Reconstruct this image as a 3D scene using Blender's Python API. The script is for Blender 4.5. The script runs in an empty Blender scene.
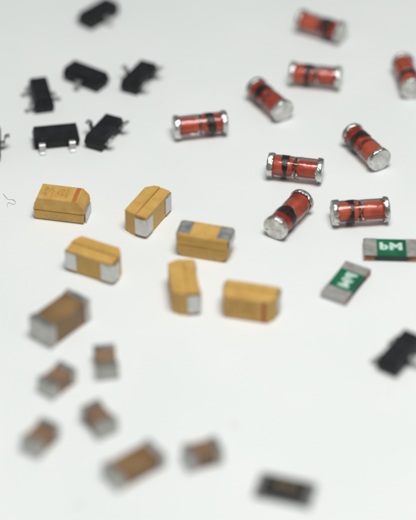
# Macro photograph of surface-mount electronic parts scattered on white paper.
# 1 Blender unit = 10 mm of the real scene; shapes are written in millimetres and scaled by MM.
import bpy, bmesh, math, random
from mathutils import Vector, Matrix, noise

MM = 0.1
R = math.radians
sc = bpy.context.scene
COL = sc.collection

# ------------------------------------------------------------------ placement (x, y, heading in degrees)
SOT = [
    (-0.762, 2.690, -129.7),
    (-1.086, 1.660, -77.6),
    (-0.808, 1.887, 145.4),
    (-0.456, 1.876, 64.0),
    (-0.960, 1.189, 9.6),
    (-0.658, 1.234, 64.6),
    (-1.368, 1.113, -86.3),
    (1.041, -0.877, -125.1),
]
DIODE = [
    (0.775, 2.480, 148.5),
    (0.709, 1.859, -10.7),
    (0.397, 1.573, -58.1),
    (1.316, 1.855, 97.2),
    (-0.050, 1.282, -169.0),
    (0.536, 0.812, -11.0),
    (0.985, 1.037, -61.2),
    (0.480, 0.339, 57.9),
    (0.905, 0.369, 6.1),
]
TANT = [
    (-0.873, 0.437, -11.2),
    (-0.359, 0.369, 63.0),
    (-0.015, 0.077, -14.9),
    (-0.647, -0.098, -26.8),
    (-0.134, -0.344, -83.2),
    (0.237, -0.468, -13.3),
]
CAP_LARGE = [
    (-0.816, -0.614, 50.5),
]
CAP_FLAT = [
    (-0.373, -1.720, 38.3),
]
CAP_SMALL = [
    (-0.804, -1.091, 51.6),
    (-0.860, -1.530, 57.9),
    (-0.566, -1.393, -55.1),
    (-0.550, -0.945, -80.6),
    (-0.028, -1.647, 21.3),
]
RES = [
    (0.386, -1.877, -16.8),
]
FUSE = [
    (1.069, 0.062, -2.4),
    (0.787, -0.241, -119.8),
]
HAIR = [(-1.249, 0.646), (-1.231, 0.615), (-1.214, 0.590), (-1.196, 0.588), (-1.177, 0.579), (-1.166, 0.559), (-1.170, 0.539), (-1.189, 0.544), (-1.208, 0.554), (-1.214, 0.539), (-1.210, 0.514), ]
FSTOP = 0.35
WORLD = 0.20
LAMPS = [
    ('softbox', (1.2, -2.4, 12.0), (0, -0.6, 0), 5.5, 5, 1370, (1.0, 0.995, 0.98)),
]


# ------------------------------------------------------------------ materials
def new_mat(name):
    m = bpy.data.materials.new(name)
    m.use_nodes = True
    nt = m.node_tree
    nt.nodes.clear()
    out = nt.nodes.new('ShaderNodeOutputMaterial')
    b = nt.nodes.new('ShaderNodeBsdfPrincipled')
    nt.links.new(b.outputs[0], out.inputs[0])
    return m, nt, b

def noisy(name, c1, c2, scale=20.0, rough=(0.4, 0.6), metallic=0.0, bump=0.1, bscale=None, detail=6,
          dist=0.01, spec=0.5, coat=0.0, aniso=None, lo=0.35, hi=0.65):
    m, nt, b = new_mat(name)
    tc = nt.nodes.new('ShaderNodeTexCoord')
    oi = nt.nodes.new('ShaderNodeObjectInfo')
    off = nt.nodes.new('ShaderNodeVectorMath'); off.operation = 'ADD'
    mul = nt.nodes.new('ShaderNodeVectorMath'); mul.operation = 'SCALE'
    nt.links.new(oi.outputs['Location'], mul.inputs[0]); mul.inputs['Scale'].default_value = 3.7
    nt.links.new(tc.outputs['Object'], off.inputs[0]); nt.links.new(mul.outputs[0], off.inputs[1])
    vec = off.outputs[0]
    if aniso:
        sv = nt.nodes.new('ShaderNodeVectorMath'); sv.operation = 'MULTIPLY'
        nt.links.new(vec, sv.inputs[0]); sv.inputs[1].default_value = aniso
        vec = sv.outputs[0]
    n = nt.nodes.new('ShaderNodeTexNoise')
    n.inputs['Scale'].default_value = scale; n.inputs['Detail'].default_value = detail
    nt.links.new(vec, n.inputs['Vector'])
    mr = nt.nodes.new('ShaderNodeMapRange')
    mr.inputs['From Min'].default_value = lo; mr.inputs['From Max'].default_value = hi
    nt.links.new(n.outputs[0], mr.inputs['Value'])
    mix = nt.nodes.new('ShaderNodeMix'); mix.data_type = 'RGBA'
    mix.inputs[6].default_value = (*c1, 1); mix.inputs[7].default_value = (*c2, 1)
    nt.links.new(mr.outputs[0], mix.inputs[0])
    nt.links.new(mix.outputs[2], b.inputs['Base Color'])
    rr = nt.nodes.new('ShaderNodeMapRange')
    rr.inputs['To Min'].default_value = rough[0]; rr.inputs['To Max'].default_value = rough[1]
    nt.links.new(mr.outputs[0], rr.inputs['Value'])
    nt.links.new(rr.outputs[0], b.inputs['Roughness'])
    b.inputs['Metallic'].default_value = metallic
    b.inputs['Specular IOR Level'].default_value = spec
    b.inputs['Coat Weight'].default_value = coat
    n2 = nt.nodes.new('ShaderNodeTexNoise')
    n2.inputs['Scale'].default_value = bscale or scale * 4; n2.inputs['Detail'].default_value = 4
    nt.links.new(vec, n2.inputs['Vector'])
    bp = nt.nodes.new('ShaderNodeBump')
    bp.inputs['Strength'].default_value = bump; bp.inputs['Distance'].default_value = dist
    nt.links.new(n2.outputs[0], bp.inputs['Height'])
    nt.links.new(bp.outputs[0], b.inputs['Normal'])
    return m

M = {}
M['paper'] = noisy('white_paper', (0.80, 0.82, 0.81), (0.83, 0.842, 0.832), scale=1.1, rough=(0.75, 0.9), bump=0.12,
                   bscale=26, dist=0.012, spec=0.2)
M['epoxy'] = noisy('ochre_epoxy', (0.56, 0.325, 0.078), (0.65, 0.395, 0.11), scale=14, rough=(0.42, 0.6), bump=0.25,
                   bscale=75, dist=0.007, spec=0.4)
M['laser'] = noisy('laser_mark', (0.42, 0.19, 0.04), (0.56, 0.31, 0.08), scale=60, rough=(0.6, 0.7), bump=0.2, spec=0.3)
M['bar'] = noisy('brown_bar', (0.44, 0.13, 0.045), (0.52, 0.19, 0.065), scale=40, rough=(0.5, 0.65), bump=0.2, spec=0.3)
M['tin'] = noisy('matte_tin', (0.54, 0.54, 0.525), (0.68, 0.68, 0.66), scale=22, rough=(0.36, 0.52), metallic=0.92, bump=0.3,
                 bscale=60, dist=0.006)
M['cap_tin'] = noisy('dull_tin', (0.36, 0.35, 0.325), (0.56, 0.55, 0.52), scale=10, rough=(0.3, 0.5), metallic=0.85, bump=0.45,
                     bscale=45, dist=0.01)
M['bright_tin'] = noisy('solder_tin', (0.46, 0.45, 0.42), (0.80, 0.79, 0.76), scale=18, rough=(0.16, 0.4), metallic=0.95, bump=0.8,
                        bscale=26, dist=0.016)
M['fuse_tin'] = noisy('grey_tin', (0.40, 0.385, 0.36), (0.50, 0.485, 0.46), scale=26, rough=(0.45, 0.6), metallic=0.5, bump=0.35,
                      bscale=70, dist=0.008)
M['copper'] = noisy('copper_edge', (0.24, 0.085, 0.035), (0.48, 0.19, 0.085), scale=18, rough=(0.35, 0.5), metallic=0.6, bump=0.3)
M['black'] = noisy('black_epoxy', (0.007, 0.0075, 0.009), (0.014, 0.015, 0.017), scale=16, rough=(0.5, 0.68), bump=0.3, bscale=90,
                   dist=0.005, spec=0.35)
M['ceramic'] = noisy('brown_ceramic', (0.19, 0.105, 0.045), (0.28, 0.17, 0.070), scale=8, rough=(0.35, 0.5), bump=0.25, bscale=70,
                     dist=0.006, spec=0.45)
M['ceramic_warm'] = noisy('warm_brown_ceramic', (0.19, 0.11, 0.060), (0.27, 0.165, 0.095), scale=8, rough=(0.4, 0.55), bump=0.25,
                          bscale=70, dist=0.006, spec=0.45)
M['slug'] = noisy('red_copper_slug', (0.46, 0.034, 0.018), (0.90, 0.175, 0.085), scale=5.5, rough=(0.35, 0.5), bump=0.3, bscale=50,
                  metallic=0.15, dist=0.005)
M['band'] = noisy('black_paint', (0.010, 0.008, 0.008), (0.03, 0.018, 0.016), scale=24, rough=(0.25, 0.45), bump=0.3, spec=0.5)
M['green'] = noisy('green_glaze', (0.004, 0.115, 0.048), (0.010, 0.165, 0.072), scale=9, rough=(0.22, 0.38), bump=0.2, bscale=60,
                   dist=0.006, spec=0.5)
M['board'] = noisy('dark_green_board', (0.012, 0.035, 0.022), (0.03, 0.06, 0.04), scale=22, rough=(0.6, 0.75), bump=0.4, bscale=80)
M['white_ink'] = noisy('pale_ink', (0.46, 0.68, 0.58), (0.68, 0.82, 0.75), scale=30, rough=(0.45, 0.6), bump=0.2)
M['gold_ink'] = noisy('gold_ink', (0.20, 0.16, 0.06), (0.30, 0.24, 0.10), scale=30, rough=(0.5, 0.6), bump=0.1)
M['alumina'] = noisy('grey_substrate', (0.16, 0.15, 0.14), (0.22, 0.21, 0.19), scale=30, rough=(0.6, 0.7), bump=0.2)
M['resist_tin'] = noisy('dark_tin', (0.20, 0.19, 0.18), (0.30, 0.29, 0.27), scale=26, rough=(0.4, 0.55), metallic=0.6, bump=0.3)
M['fibre'] = noisy('grey_fibre', (0.48, 0.49, 0.49), (0.64, 0.65, 0.65), scale=30, rough=(0.6, 0.7), bump=0.1)

def glass_mat():
    m, nt, b = new_mat('clear_glass')
    b.inputs['Base Color'].default_value = (1.0, 0.95, 0.94, 1)
    b.inputs['Roughness'].default_value = 0.03
    b.inputs['Transmission Weight'].default_value = 1.0
    b.inputs['IOR'].default_value = 1.48
    tc = nt.nodes.new('ShaderNodeTexCoord')
    n = nt.nodes.new('ShaderNodeTexNoise'); n.inputs['Scale'].default_value = 16; n.inputs['Detail'].default_value = 2
    nt.links.new(tc.outputs['Object'], n.inputs['Vector'])
    bp = nt.nodes.new('ShaderNodeBump'); bp.inputs['Strength'].default_value = 0.35; bp.inputs['Distance'].default_value = 0.01
    nt.links.new(n.outputs[0], bp.inputs['Height']); nt.links.new(bp.outputs[0], b.inputs['Normal'])
    return m
M['glass'] = glass_mat()

def specks(m, color, scale, radius, amount, seed=0.0):
    """small irregular dust or pit marks over a material's base colour"""
    nt = m.node_tree
    b = next(n for n in nt.nodes if n.type == 'BSDF_PRINCIPLED')
    src = b.inputs['Base Color'].links[0].from_socket
    tc = nt.nodes.new('ShaderNodeTexCoord')
    nz = nt.nodes.new('ShaderNodeTexNoise'); nz.inputs['Scale'].default_value = scale * 2.5
    oi = nt.nodes.new('ShaderNodeObjectInfo')
    sh = nt.nodes.new('ShaderNodeVectorMath'); sh.operation = 'MULTIPLY_ADD'
    nt.links.new(oi.outputs['Location'], sh.inputs[0]); sh.inputs[1].default_value = (5.3,) * 3
    nt.links.new(tc.outputs['Object'], sh.inputs[2])
    nt.links.new(sh.outputs[0], nz.inputs['Vector'])
    ad = nt.nodes.new('ShaderNodeVectorMath'); ad.operation = 'MULTIPLY_ADD'
    nt.links.new(nz.outputs['Color'], ad.inputs[0]); ad.inputs[1].default_value = (.6 / scale,) * 3
    nt.links.new(sh.outputs[0], ad.inputs[2])
    v = nt.nodes.new('ShaderNodeTexVoronoi'); v.inputs['Scale'].default_value = scale
    nt.links.new(ad.outputs[0], v.inputs['Vector'])
    mr = nt.nodes.new('ShaderNodeMapRange')
    mr.inputs['From Min'].default_value = radius; mr.inputs['From Max'].default_value = radius * .4
    mr.inputs['To Min'].default_value = 0; mr.inputs['To Max'].default_value = 1
    nt.links.new(v.outputs['Distance'], mr.inputs['Value'])
    sep = nt.nodes.new('ShaderNodeSeparateColor'); nt.links.new(v.outputs['Color'], sep.inputs[0])
    th = nt.nodes.new('ShaderNodeMath'); th.operation = 'LESS_THAN'; th.inputs[1].default_value = amount
    nt.links.new(sep.outputs[0], th.inputs[0])
    mu = nt.nodes.new('ShaderNodeMath'); mu.operation = 'MULTIPLY'
    nt.links.new(mr.outputs[0], mu.inputs[0]); nt.links.new(th.outputs[0], mu.inputs[1])
    m2 = nt.nodes.new('ShaderNodeMath'); m2.operation = 'MULTIPLY'; m2.inputs[1].default_value = .75
    nt.links.new(mu.outputs[0], m2.inputs[0])
    mix = nt.nodes.new('ShaderNodeMix'); mix.data_type = 'RGBA'
    nt.links.new(m2.outputs[0], mix.inputs[0]); nt.links.new(src, mix.inputs[6]); mix.inputs[7].default_value = (*color, 1)
    nt.links.new(mix.outputs[2], b.inputs['Base Color'])
specks(M['paper'], (0.60, 0.60, 0.58), 5, .13, .05)
specks(M['paper'], (0.50, 0.47, 0.44), 14, .10, .03)
specks(M['epoxy'], (0.27, 0.14, 0.035), 55, .28, .25)
specks(M['epoxy'], (0.74, 0.55, 0.26), 38, .22, .12)
specks(M['black'], (0.07, 0.07, 0.07), 40, .22, .12)
specks(M['green'], (0.05, 0.22, 0.13), 45, .22, .2)
specks(M['cap_tin'], (0.22, 0.20, 0.17), 22, .3, .3)
specks(M['bright_tin'], (0.20, 0.18, 0.16), 34, .3, .25)
specks(M['tin'], (0.30, 0.29, 0.27), 40, .28, .25)

# ------------------------------------------------------------------ helpers
def link(name, me, mat, parent=None, loc=(0, 0, 0), smooth_angle=40):
    me.name = name
    o = bpy.data.objects.new(name, me)
    COL.objects.link(o)
    me.materials.clear(); me.materials.append(mat)
    o.location = loc
    if parent: o.parent = parent
    for p in me.polygons: p.use_smooth = True
    try:
        me.set_sharp_from_angle(angle=R(smooth_angle))
    except Exception:
        pass
    return o

def finish(name, bm, mat, parent=None, loc=(0, 0, 0), smooth_angle=40):
    bmesh.ops.recalc_face_normals(bm, faces=bm.faces)
    bmesh.ops.scale(bm, vec=(MM, MM, MM), verts=bm.verts)
    me = bpy.data.meshes.new(name)
    bm.to_mesh(me); bm.free()
    o = link(name, me, mat, parent, loc, smooth_angle)
    wn = o.modifiers.new('weighted_normals', 'WEIGHTED_NORMAL'); wn.keep_sharp = True; wn.weight = 80
    return o

def bevel(bm, w, seg=2, angle=25):
    es = [e for e in bm.edges if len(e.link_faces) == 2 and e.calc_face_angle(0) > R(angle)]
    bmesh.ops.bevel(bm, geom=es, offset=w, segments=seg, profile=0.5, affect='EDGES', clamp_overlap=True)

def loft(rings):
    """closed solid from rings of equal vertex count"""
    bm = bmesh.new()
    rs = [[bm.verts.new(p) for p in r] for r in rings]
    for a, b in zip(rs, rs[1:]):
        n = len(a)
        for i in range(n):
            bm.faces.new((a[i], a[(i + 1) % n], b[(i + 1) % n], b[i]))
    bm.faces.new(rs[0][::-1]); bm.faces.new(rs[-1])
    return bm

def rect(x0, x1, y, z):
    return [(x0, -y, z), (x1, -y, z), (x1, y, z), (x0, y, z)]

def box(x0, x1, y0, y1, z0, z1, bm=None):
    bm = bm or bmesh.new()
    v = [bm.verts.new(p) for p in ((x0, y0, z0), (x1, y0, z0), (x1, y1, z0), (x0, y1, z0),
                                   (x0, y0, z1), (x1, y0, z1), (x1, y1, z1), (x0, y1, z1))]
    for f in ((0, 3, 2, 1), (4, 5, 6, 7), (0, 1, 5, 4), (1, 2, 6, 5), (2, 3, 7, 6), (3, 0, 4, 7)):
        bm.faces.new([v[i] for i in f])
    return bm

def strip(path, t, y0, y1, axis='x'):
    """bent sheet-metal strip: path is a list of (a, z); a runs along x (or y), width along the other axis"""
    n = len(path)
    ups, lows = [], []
    for i, (a, z) in enumerate(path):
        p0 = path[max(i - 1, 0)]; p1 = path[min(i + 1, n - 1)]
        dx, dz = p1[0] - p0[0], p1[1] - p0[1]
        l = math.hypot(dx, dz)
        nx, nz = -dz / l * t / 2, dx / l * t / 2
        ups.append((a + nx, z + nz)); lows.append((a - nx, z - nz))
    prof = ups + lows[::-1]
    bm = bmesh.new()
    def P(a, w, z): return (a, w, z) if axis == 'x' else (w, a, z)
    A = [bm.verts.new(P(a, y0, z)) for a, z in prof]
    B = [bm.verts.new(P(a, y1, z)) for a, z in prof]
    m = len(prof)
    for i in range(m):
        bm.faces.new((A[i], A[(i + 1) % m], B[(i + 1) % m], B[i]))
    # cap the two sides quad by quad
    for k in range(n - 1):
        for S in (A, B):
            bm.faces.new((S[k], S[k + 1], S[m - 2 - k], S[m - 1 - k]))
    return bm

def lathe(prof, seg=48, jitter=None):
    """prof: (x, r) pairs; axis along x; r == 0 closes"""
    bm = bmesh.new()
    rings = []
    for j, (x, r) in enumerate(prof):
        if r < 1e-6:
            rings.append([bm.verts.new((x, 0, 0))]); continue
        ring = []
        for i in range(seg):
            a = 2 * math.pi * i / seg
            xx, rr = (x, r) if jitter is None else jitter(x, r, a, j)
            ring.append(bm.verts.new((xx, rr * math.cos(a), rr * math.sin(a))))
        rings.append(ring)
    for a, b in zip(rings, rings[1:]):
        for i in range(seg):
            i2 = (i + 1) % seg
            if len(a) == 1 and len(b) == 1: continue
            if len(a) == 1: bm.faces.new((a[0], b[i2], b[i]))
            elif len(b) == 1: bm.faces.new((a[i], a[i2], b[0]))
            else: bm.faces.new((a[i], a[i2], b[i2], b[i]))
    return bm

def text_mesh(name, lines, size, mat, parent, z, cx=0.0, cy=0.0, bold=0.0, gap=1.15, stretch=1.0, spacing=1.0):
    """flat ink lettering lying on a top face, centred at cx, cy (millimetres)"""
    cu = bpy.data.curves.new(name, 'FONT')
    cu.body = '\n'.join(lines); cu.size = size * MM; cu.align_x = 'CENTER'; cu.align_y = 'CENTER'
    cu.offset = bold * MM; cu.space_line = gap; cu.space_character = spacing
    cu.extrude = 0.004 * MM; cu.resolution_u = 3
    tmp = bpy.data.objects.new(name, cu); COL.objects.link(tmp)
    dg = bpy.context.evaluated_depsgraph_get(); dg.update()
    me = bpy.data.meshes.new_from_object(tmp.evaluated_get(dg))
    bpy.data.objects.remove(tmp, do_unlink=True); bpy.data.curves.remove(cu)
    for v in me.vertices:
        v.co.x *= stretch
    return link(name, me, mat, parent, (cx * MM, cy * MM, z * MM))

def thing(name, category, group):
    o = bpy.data.objects.new(name, None); COL.objects.link(o)
    o.empty_display_size = 0.05
    o['category'] = category; o['group'] = group; o['label'] = name
    return o

def dup(o, parent=None):
    c = o.copy(); COL.objects.link(c)
    if parent: c.parent = parent
    for ch in list(o.children):
        dup(ch, c)
    return c

def sink(root, heading, roll, x, y, zc, hc):
    """stand the thing at ground point x, y; hc = local height of its centre, zc = height of the centre above the paper (mm)"""
    rot = Matrix.Rotation(R(heading), 3, 'Z') @ Matrix.Rotation(R(roll), 3, 'X')
    off = rot @ Vector((0, 0, hc * MM))
    root.rotation_euler = rot.to_euler()
    root.location = Vector((x, y, zc * MM)) - off

def lumpy(amp, sc_, seed):
    def f(bm):
        for v in bm.verts:
            n = noise.noise_vector(v.co * sc_ + Vector((seed, seed * 2.3, -seed)))
            v.co += n * amp
    return f

# ------------------------------------------------------------------ the sheet of paper
bm = bmesh.new()
bmesh.ops.create_grid(bm, x_segments=60, y_segments=60, size=30)
for v in bm.verts:
    if max(abs(v.co.x), abs(v.co.y)) > 6:
        v.co.z = 0.0
me = bpy.data.meshes.new('paper_surface'); bm.to_mesh(me); bm.free()
paper = link('paper_surface', me, M['paper'])
paper['kind'] = 'structure'

# ------------------------------------------------------------------ moulded tantalum capacitors
def make_tantalum():
    t = thing('tantalum_capacitor', 'capacitor', 'moulded yellow capacitors scattered on the paper')
    rings = [rect(-1.46, 1.46, .70, .07), rect(-1.50, 1.50, .74, .14), rect(-1.525, 1.525, .785, .72), rect(-1.44, 1.44, .70, .742),
             rect(-1.44, 1.44, .70, .778), rect(-1.54, 1.54, .80, .795), rect(-1.54, 1.54, .80, .82), rect(-1.50, 1.50, .77, 1.16),
             rect(-1.33, 1.16, .735, 1.60)]
    bm = loft(rings)
    es = [e for e in bm.edges if e.calc_face_angle(0) > R(22) and not (abs(e.verts[0].co.z - .77) < .045 and abs(e.verts[1].co.z - .77) < .045)]
    bmesh.ops.bevel(bm, geom=es, offset=.045, segments=2, profile=.5, affect='EDGES', clamp_overlap=True)
    bmesh.ops.subdivide_edges(bm, edges=[e for e in bm.edges if e.calc_length() > .3], cuts=9, use_grid_fill=True)
    for v in bm.verts:
        if v.co.z < 1.58:
            n = noise.noise_vector(v.co * 4.0); n2 = noise.noise_vector(v.co * 13.0)
            v.co += n * .011 + n2 * .007
    body = finish('body', bm, M['epoxy'], t, smooth_angle=35)
    bm = box(.80, 1.06, -.725, .725, 1.5995, 1.606)
    finish('polarity_bar', bm, M['bar'], body)
    text_mesh('marking', ['7A JB5', '4 1075'], .52, M['laser'], body, 1.603, cx=-.30, cy=0, bold=.0, gap=.95, stretch=1.12)
    for s in (-1, 1):
        path = [(s * .80, .045), (s * 1.45, .045), (s * 1.54, .07), (s * 1.585, .14), (s * 1.60, .24), (s * 1.60, .70),
                (s * 1.575, .765), (s * 1.48, .77)]
        bm = strip(path, .09, -.575, .575)
        bmesh.ops.recalc_face_normals(bm, faces=bm.faces)
        bevel(bm, .014, 1, 50)
        finish('terminal', bm, M['tin'], t, smooth_angle=60)
    return t

tant_labels = [
    ('upright yellow brick capacitor with brown text rows and a brown bar on its top face', 0),
    ('yellow capacitor on its side directly right of the upright one, seam along its top', -90),
    ('yellow capacitor lying upside down with two grey metal terminals facing up', 180),
    ('yellow capacitor tipped on its side with two bright terminals facing the lower left', -90),
    ('yellow capacitor on its side pointing at the viewer, one terminal at its near right corner', 90),
    ('yellow capacitor on its side with its printed face and brown bar facing the viewer', 90),
]
proto = make_tantalum()
for i, ((x, y, h), (lab, roll)) in enumerate(zip(TANT, tant_labels)):
    o = proto if i == 0 else dup(proto)
    o['label'] = lab
    zc = .81 if abs(roll) != 90 else .795
    sink(o, h, roll, x, y, zc, .81)

# ------------------------------------------------------------------ glass diodes
def make_diode(seed):
    rnd = random.Random(seed * 17 + 5)
    bx = rnd.uniform(-.06, .10); bw = rnd.uniform(-.03, .09); ph = rnd.uniform(0, 6.28)
    t = thing('glass_diode', 'diode', 'red glass diodes with silver end caps')
    rc, rg = .775, .705
    prof = [(-1.50, 0), (-1.50, .50), (-1.48, .64), (-1.42, rg - .01), (-.35, rg), (-.02, rg - .03), (.3, rg), (1.42, rg - .01), (1.48, .64), (1.50, .50), (1.50, 0)]
    glass = finish('glass_body', lathe(prof, 64), M['glass'], t, smooth_angle=50)
    # copper-clad slugs inside the glass, each side of the die
    for s, q in ((-1, .40 + rnd.uniform(-.02, .02)), (1, .345 + rnd.uniform(-.03, .03))):
        p = [(s * 1.485, 0), (s * 1.485, q + .10), (s * 1.36, q + .08), (s * 1.30, q), (s * (.80 + bx), q + .02), (s * .24, q), (s * .14, q - .07), (s * .10, q - .16), (s * .095, 0)]
        finish('slug', lathe(p, 48), M['slug'], glass, smooth_angle=50)
    def jd(x, r, a, j):
        return x + .035 * math.sin(3 * a + 1) + .02 * math.sin(7 * a), r * (1 + .06 * math.sin(4 * a + 2))
    p = [(-.075, 0), (-.075, .30), (-.04, .42), (.02, .45), (.07, .30), (.075, 0)]
    finish('die_ring', lathe(p, 40, jd), M['bright_tin'], glass, smooth_angle=50)
    def jit(x, r, a, j):
        side = 1 if x > -.6 else -1
        e = .075 * math.sin(a + 1.0 + ph) + .045 * math.sin(3 * a + side + ph) + .015 * math.sin(7 * a + 2 * side)
        e += side * .09 * math.sin(2 * a + .6 + ph)
        e += bx + side * bw
        return x + e, r
    p = [(-.81, rg + .001), (-.80, rg + .012), (-.44, rg + .012), (-.43, rg + .001), (-.81, rg + .001)]
    finish('black_band', lathe(p, 72, jit), M['band'], glass, smooth_angle=60)
    for s in (-1, 1):
        def jc(x, r, a, j, s=s):
            n = noise.noise(Vector((math.cos(a) * 2.2, math.sin(a) * 2.2, x * 3 + s * 7 + seed * 3.1)))
            n2 = noise.noise(Vector((math.cos(a) * 7, math.sin(a) * 7, x * 5 + s * 3 + seed * 1.7)))
            k = 1 if abs(x) < 1.6 else .30
            return x + s * (-.12 * n - .09 * n2) * k, r * (1 + .028 * n + .030 * n2)
        p = [(s * 1.505, .0), (s * 1.505, .55), (s * 1.46, rg + .004), (s * 1.37, rg + .012), (s * 1.38, rc - .03), (s * 1.43, rc - .005), (s * 1.52, rc + .005), (s * 1.60, rc),
             (s * 1.675, rc - .02), (s * 1.705, rc - .07), (s * 1.712, .60), (s * 1.71, .45), (s * 1.708, .25), (s * 1.70, 0)]
        finish('end_cap', lathe(p, 64, jc), M['bright_tin'], t, smooth_angle=60)
    return t

diode_labels = [
    'blurred red glass diode farthest from the viewer, at the top edge',
    'red glass diode lying nearly crosswise just in front of the farthest diode',
    'red glass diode slanting toward the viewer, directly upper right of the leftmost diode',
    'red glass diode cut by the right edge of the picture',
    'leftmost red glass diode, lying crosswise with its black band near its right end',
    'sharp red glass diode lying crosswise just above the one with the dull round end',
    'red glass diode with its round silver end toward the viewer near the right edge',
    'red glass diode whose dull round silver end points toward the yellow capacitors',
    'red glass diode lying crosswise right above the green chip fuses',
]
spin = [20, 75, 140, 200, -60, 0, 40, 110, -35]
for i, ((x, y, h), lab, sp) in enumerate(zip(DIODE, diode_labels, spin)):
    o = make_diode(i)
    o['label'] = lab
    sink(o, h, sp, x, y, .785, 0.0)

# ------------------------------------------------------------------ black three-leg transistors
def make_sot():
    t = thing('transistor', 'transistor', 'black three-legged transistors')
    bm = loft([rect(-1.36, 1.36, .57, .08), rect(-1.45, 1.45, .655, .50), rect(-1.45, 1.45, .655, .60), rect(-1.34, 1.34, .54, 1.06)])
    bevel(bm, .03, 2, 20)
    finish('body', bm, M['black'], t, smooth_angle=30)
    def leg(x, s):
        path = [(s * .60, .55), (s * .80, .55), (s * .875, .53), (s * .915, .47), (s * .955, .16), (s * .99, .075), (s * 1.05, .05), (s * 1.25, .045)]
        bm = strip(path, .09, x - .20, x + .20, axis='y')
        bmesh.ops.recalc_face_normals(bm, faces=bm.faces)
        bevel(bm, .012, 1, 50)
        finish('leg', bm, M['tin'], t, smooth_angle=50)
    leg(-.95, -1); leg(.95, -1); leg(0, 1)
    return t

sot_labels = [
    'blurred black transistor farthest from the viewer, at the top edge',
    'black transistor standing lengthwise toward the viewer, at the left of the middle row',
    'black transistor with a single leg toward the viewer, just below the farthest transistor',
    'black transistor on its back at the right end of the second row',
    'black transistor lying crosswise with two bright legs toward the viewer',
    'black transistor on its back, legs in the air, beside the crosswise one',
    'black transistor cut by the left edge, only a leg and corner showing',
    'large blurred black transistor cut by the right edge below the green fuses',
]
proto = make_sot()
flip = {3, 5, 6}          # lying on their backs, legs in the air
for i, ((x, y, h), lab) in enumerate(zip(SOT, sot_labels)):
    o = proto if i == 0 else dup(proto)
    o['label'] = lab
    if i in flip:
        sink(o, h + 180 if i != 6 else 95, 180, x, y, .49, .57)
    else:
        sink(o, h, 0, x, y, .5, .5)

# ------------------------------------------------------------------ ceramic capacitors
def make_mlcc(L, W, H, e, group, mat):
    t = thing('ceramic_capacitor', 'capacitor', group)
    bm = box(-L / 2 + .06, L / 2 - .06, -W / 2 + .04, W / 2 - .04, .04, H - .04)
    bevel(bm, .05, 2)
    finish('body', bm, mat, t)
    for s in (-1, 1):
        a, b = sorted((s * (L / 2 - e), s * L / 2))
        bm = box(a, b, -W / 2 - .02, W / 2 + .02, 0, H + .02)
        ei = [ed for ed in bm.edges if ed.calc_face_angle(0) > 1]
        bmesh.ops.bevel(bm, geom=ei, offset=.15, segments=4, profile=.5, affect='EDGES', clamp_overlap=True)
        bmesh.ops.subdivide_edges(bm, edges=bm.edges, cuts=2, use_grid_fill=True)
        for v in bm.verts:
            n = noise.noise_vector(v.co * 2.3 + Vector((s * 5, 0, 0)))
            v.co.x += n.x * .05
            v.co.y += n.y * .018
            if v.co.z > .1: v.co.z += n.z * .018
        finish('end_cap', bm, M['cap_tin'], t, smooth_angle=60)
    return t

big = make_mlcc(3.2, 1.6, 1.5, .42, 'large brown ceramic capacitors', M['ceramic'])
flat = make_mlcc(3.0, 1.45, .85, .42, 'large brown ceramic capacitors', M['ceramic'])
for i, ((x, y, h), lab) in enumerate(zip(CAP_LARGE + CAP_FLAT, [
        'large tall brown ceramic capacitor with silver end, below the yellow capacitors at the left',
        'large flatter brown ceramic capacitor, strongly blurred, nearest the bottom edge'])):
    o = (big, flat)[i]
    o['label'] = lab
    sink(o, h, 0, x, y, (.75, .425)[i], (.75, .425)[i])
small = make_mlcc(1.88, 1.15, .95, .40, 'small brown ceramic capacitors', M['ceramic_warm'])
for i, ((x, y, h), lab) in enumerate(zip(CAP_SMALL, [
        'small brown ceramic capacitor directly below the large one at the left',
        'small brown ceramic capacitor nearest the left edge, lowest of the left column',
        'small brown ceramic capacitor slanting down to the right, right of the left column',
        'small brown ceramic capacitor pointing at the viewer, topmost of the small ones',
        'small brown ceramic capacitor lying crosswise, right of the large blurred one at the bottom'])):
    o = small if i == 0 else dup(small)
    o['label'] = lab
    sink(o, h, 0, x, y, .475, .475)

# ------------------------------------------------------------------ green chip fuses
def make_fuse():
    t = thing('chip_fuse', 'fuse', 'green chip fuses')
    bm = box(-1.57, 1.57, -.77, .77, .03, .42); bevel(bm, .02, 1)
    body = finish('base_board', bm, M['board'], t)
    bm = box(-.88, .88, -.76, .76, .41, .47); bevel(bm, .02, 2)
    top = finish('green_cover', bm, M['green'], t)
    text_mesh('marking', ['bM'], .86, M['white_ink'], top, .473, cx=-.02, cy=.04, bold=.045, stretch=1.16, spacing=1.12)
    for s in (-1, 1):
        # metal pad on the top, wrapped down the end to the pad below
        path = [(s * .86, .455), (s * 1.50, .455), (s * 1.575, .44), (s * 1.60, .38), (s * 1.60, .10), (s * 1.585, .045), (s * 1.52, .03), (s * .90, .03)]
        bm = strip(path, .06, -.80, .80)
        bmesh.ops.recalc_face_normals(bm, faces=bm.faces)
        bevel(bm, .015, 1, 50)
        pad = finish('terminal', bm, M['fuse_tin'], t, smooth_angle=50)
        a, b = sorted((s * 1.00, s * 1.572))
        bm = box(a, b, -.788, .788, .075, .31)
        bevel(bm, .03, 2)
        finish('copper_edge', bm, M['copper'], pad)
    return t

proto = make_fuse()
for i, ((x, y, h), lab) in enumerate(zip(FUSE, [
        'green chip fuse cut by the right edge, its pale bM lettering upright',
        'green chip fuse standing slanted toward the viewer, its lettering turned sideways'])):
    o = proto if i == 0 else dup(proto)
    o['label'] = lab
    sink(o, h, 0, x, y, .25, .25)

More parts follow.
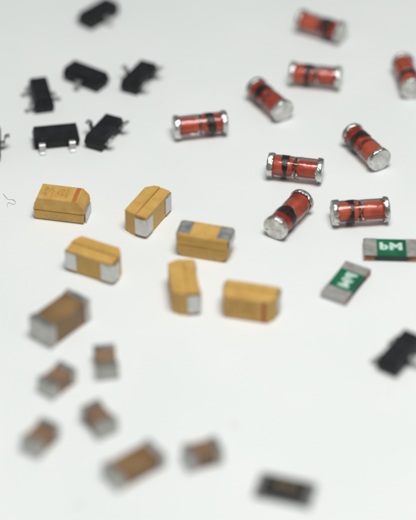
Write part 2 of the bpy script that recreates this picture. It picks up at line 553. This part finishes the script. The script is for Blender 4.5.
# ------------------------------------------------------------------ black chip resistor
t = thing('chip_resistor', 'resistor', 'chip resistors'); del t['group']
t['label'] = 'flat black chip resistor with dark metal ends and faint gold marking'
bm = box(-1.40, 1.40, -.71, .71, .02, .40); bevel(bm, .03, 1)
finish('substrate', bm, M['alumina'], t)
bm = box(-1.12, 1.12, -.70, .70, .395, .46); bevel(bm, .025, 2)
cover = finish('black_cover', bm, M['black'], t)
bm = box(-.62, -.12, .02, .24, .459, .466)
box(-.02, .30, -.02, .24, .459, .466, bm); box(.38, .70, .0, .22, .459, .466, bm)
finish('marking', bm, M['gold_ink'], cover)
for s in (-1, 1):
    path = [(s * 1.10, .43), (s * 1.37, .43), (s * 1.435, .40), (s * 1.445, .32), (s * 1.445, .14), (s * 1.43, .05), (s * 1.37, .025), (s * 1.05, .022)]
    bm = strip(path, .045, -.72, .72)
    finish('terminal', bm, M['resist_tin'], t, smooth_angle=50)
x, y, h = RES[0]
sink(t, h, 0, x, y, .23, .23)

# ------------------------------------------------------------------ a loose fibre on the paper
pts = [Vector((x, y, .0022 + .002 * math.sin(i * 1.3) ** 2)) for i, (x, y) in enumerate(HAIR)]
fine = []
for i in range(len(pts) - 1):
    p0 = pts[max(i - 1, 0)]; p1 = pts[i]; p2 = pts[i + 1]; p3 = pts[min(i + 2, len(pts) - 1)]
    for k in range(4):
        u = k / 4
        fine.append(.5 * ((2 * p1) + (p2 - p0) * u + (2 * p0 - 5 * p1 + 4 * p2 - p3) * u * u + (3 * p1 - p0 - 3 * p2 + p3) * u ** 3))
fine.append(pts[-1])
bm = bmesh.new(); prev = None
for i, p in enumerate(fine):
    d = (fine[min(i + 1, len(fine) - 1)] - fine[max(i - 1, 0)]).normalized()
    a = d.cross(Vector((0, 0, 1))).normalized(); b = d.cross(a)
    r = .0012 + .0010 * (.5 + .5 * math.sin(i * .45))
    ring = [bm.verts.new(p + a * r * math.cos(q * math.pi / 3) + b * r * math.sin(q * math.pi / 3)) for q in range(6)]
    if prev:
        for q in range(6): bm.faces.new((prev[q], prev[(q + 1) % 6], ring[(q + 1) % 6], ring[q]))
    else:
        bm.faces.new(ring[::-1])
    prev = ring
bm.faces.new(prev)
me = bpy.data.meshes.new('fibre'); bm.to_mesh(me); bm.free()
f = link('fibre', me, M['fibre'])
f['label'] = 'tiny curled grey fibre on the paper left of the upright yellow capacitor'; f['category'] = 'fibre'

# ------------------------------------------------------------------ light
w = bpy.data.worlds.new('World'); sc.world = w; w.use_nodes = True
nt = w.node_tree; bg = nt.nodes['Background']
bg.inputs['Color'].default_value = (0.90, 1.0, 0.99, 1)
bg.inputs['Strength'].default_value = WORLD

def area(name, loc, target, sx, sy, power, color):
    l = bpy.data.lights.new(name, 'AREA'); l.shape = 'RECTANGLE'; l.size = sx; l.size_y = sy
    l.energy = power; l.color = color
    o = bpy.data.objects.new(name, l); COL.objects.link(o)
    o.location = loc
    o.rotation_euler = (Vector(target) - Vector(loc)).to_track_quat('-Z', 'Y').to_euler()
    return o
for a in LAMPS: area(*a)

# ------------------------------------------------------------------ camera
E = R(38.5); D = 10.47
cam = bpy.data.cameras.new('camera'); co = bpy.data.objects.new('camera', cam); COL.objects.link(co)
co.location = (0, -D * math.cos(E), D * math.sin(E))
co.rotation_euler = (math.pi / 2 - E, 0, 0)
cam.sensor_fit = 'HORIZONTAL'; cam.sensor_width = 36; cam.lens = 1800 / 416 * 36
cam.clip_start = .1; cam.clip_end = 200
cam.dof.use_dof = True
v205 = (260 - 205) / 1800
cam.dof.focus_distance = co.location.z / (math.sin(E) - v205 * math.cos(E))
cam.dof.aperture_fstop = FSTOP
cam.dof.aperture_blades = 0
sc.camera = co

sc.render.engine = 'CYCLES'
sc.cycles.use_denoising = True
sc.cycles.max_bounces = 14
sc.cycles.transmission_bounces = 12
sc.view_settings.view_transform = 'Standard'
sc.view_settings.look = 'None'
sc.view_settings.exposure = 0
sc.view_settings.gamma = 1
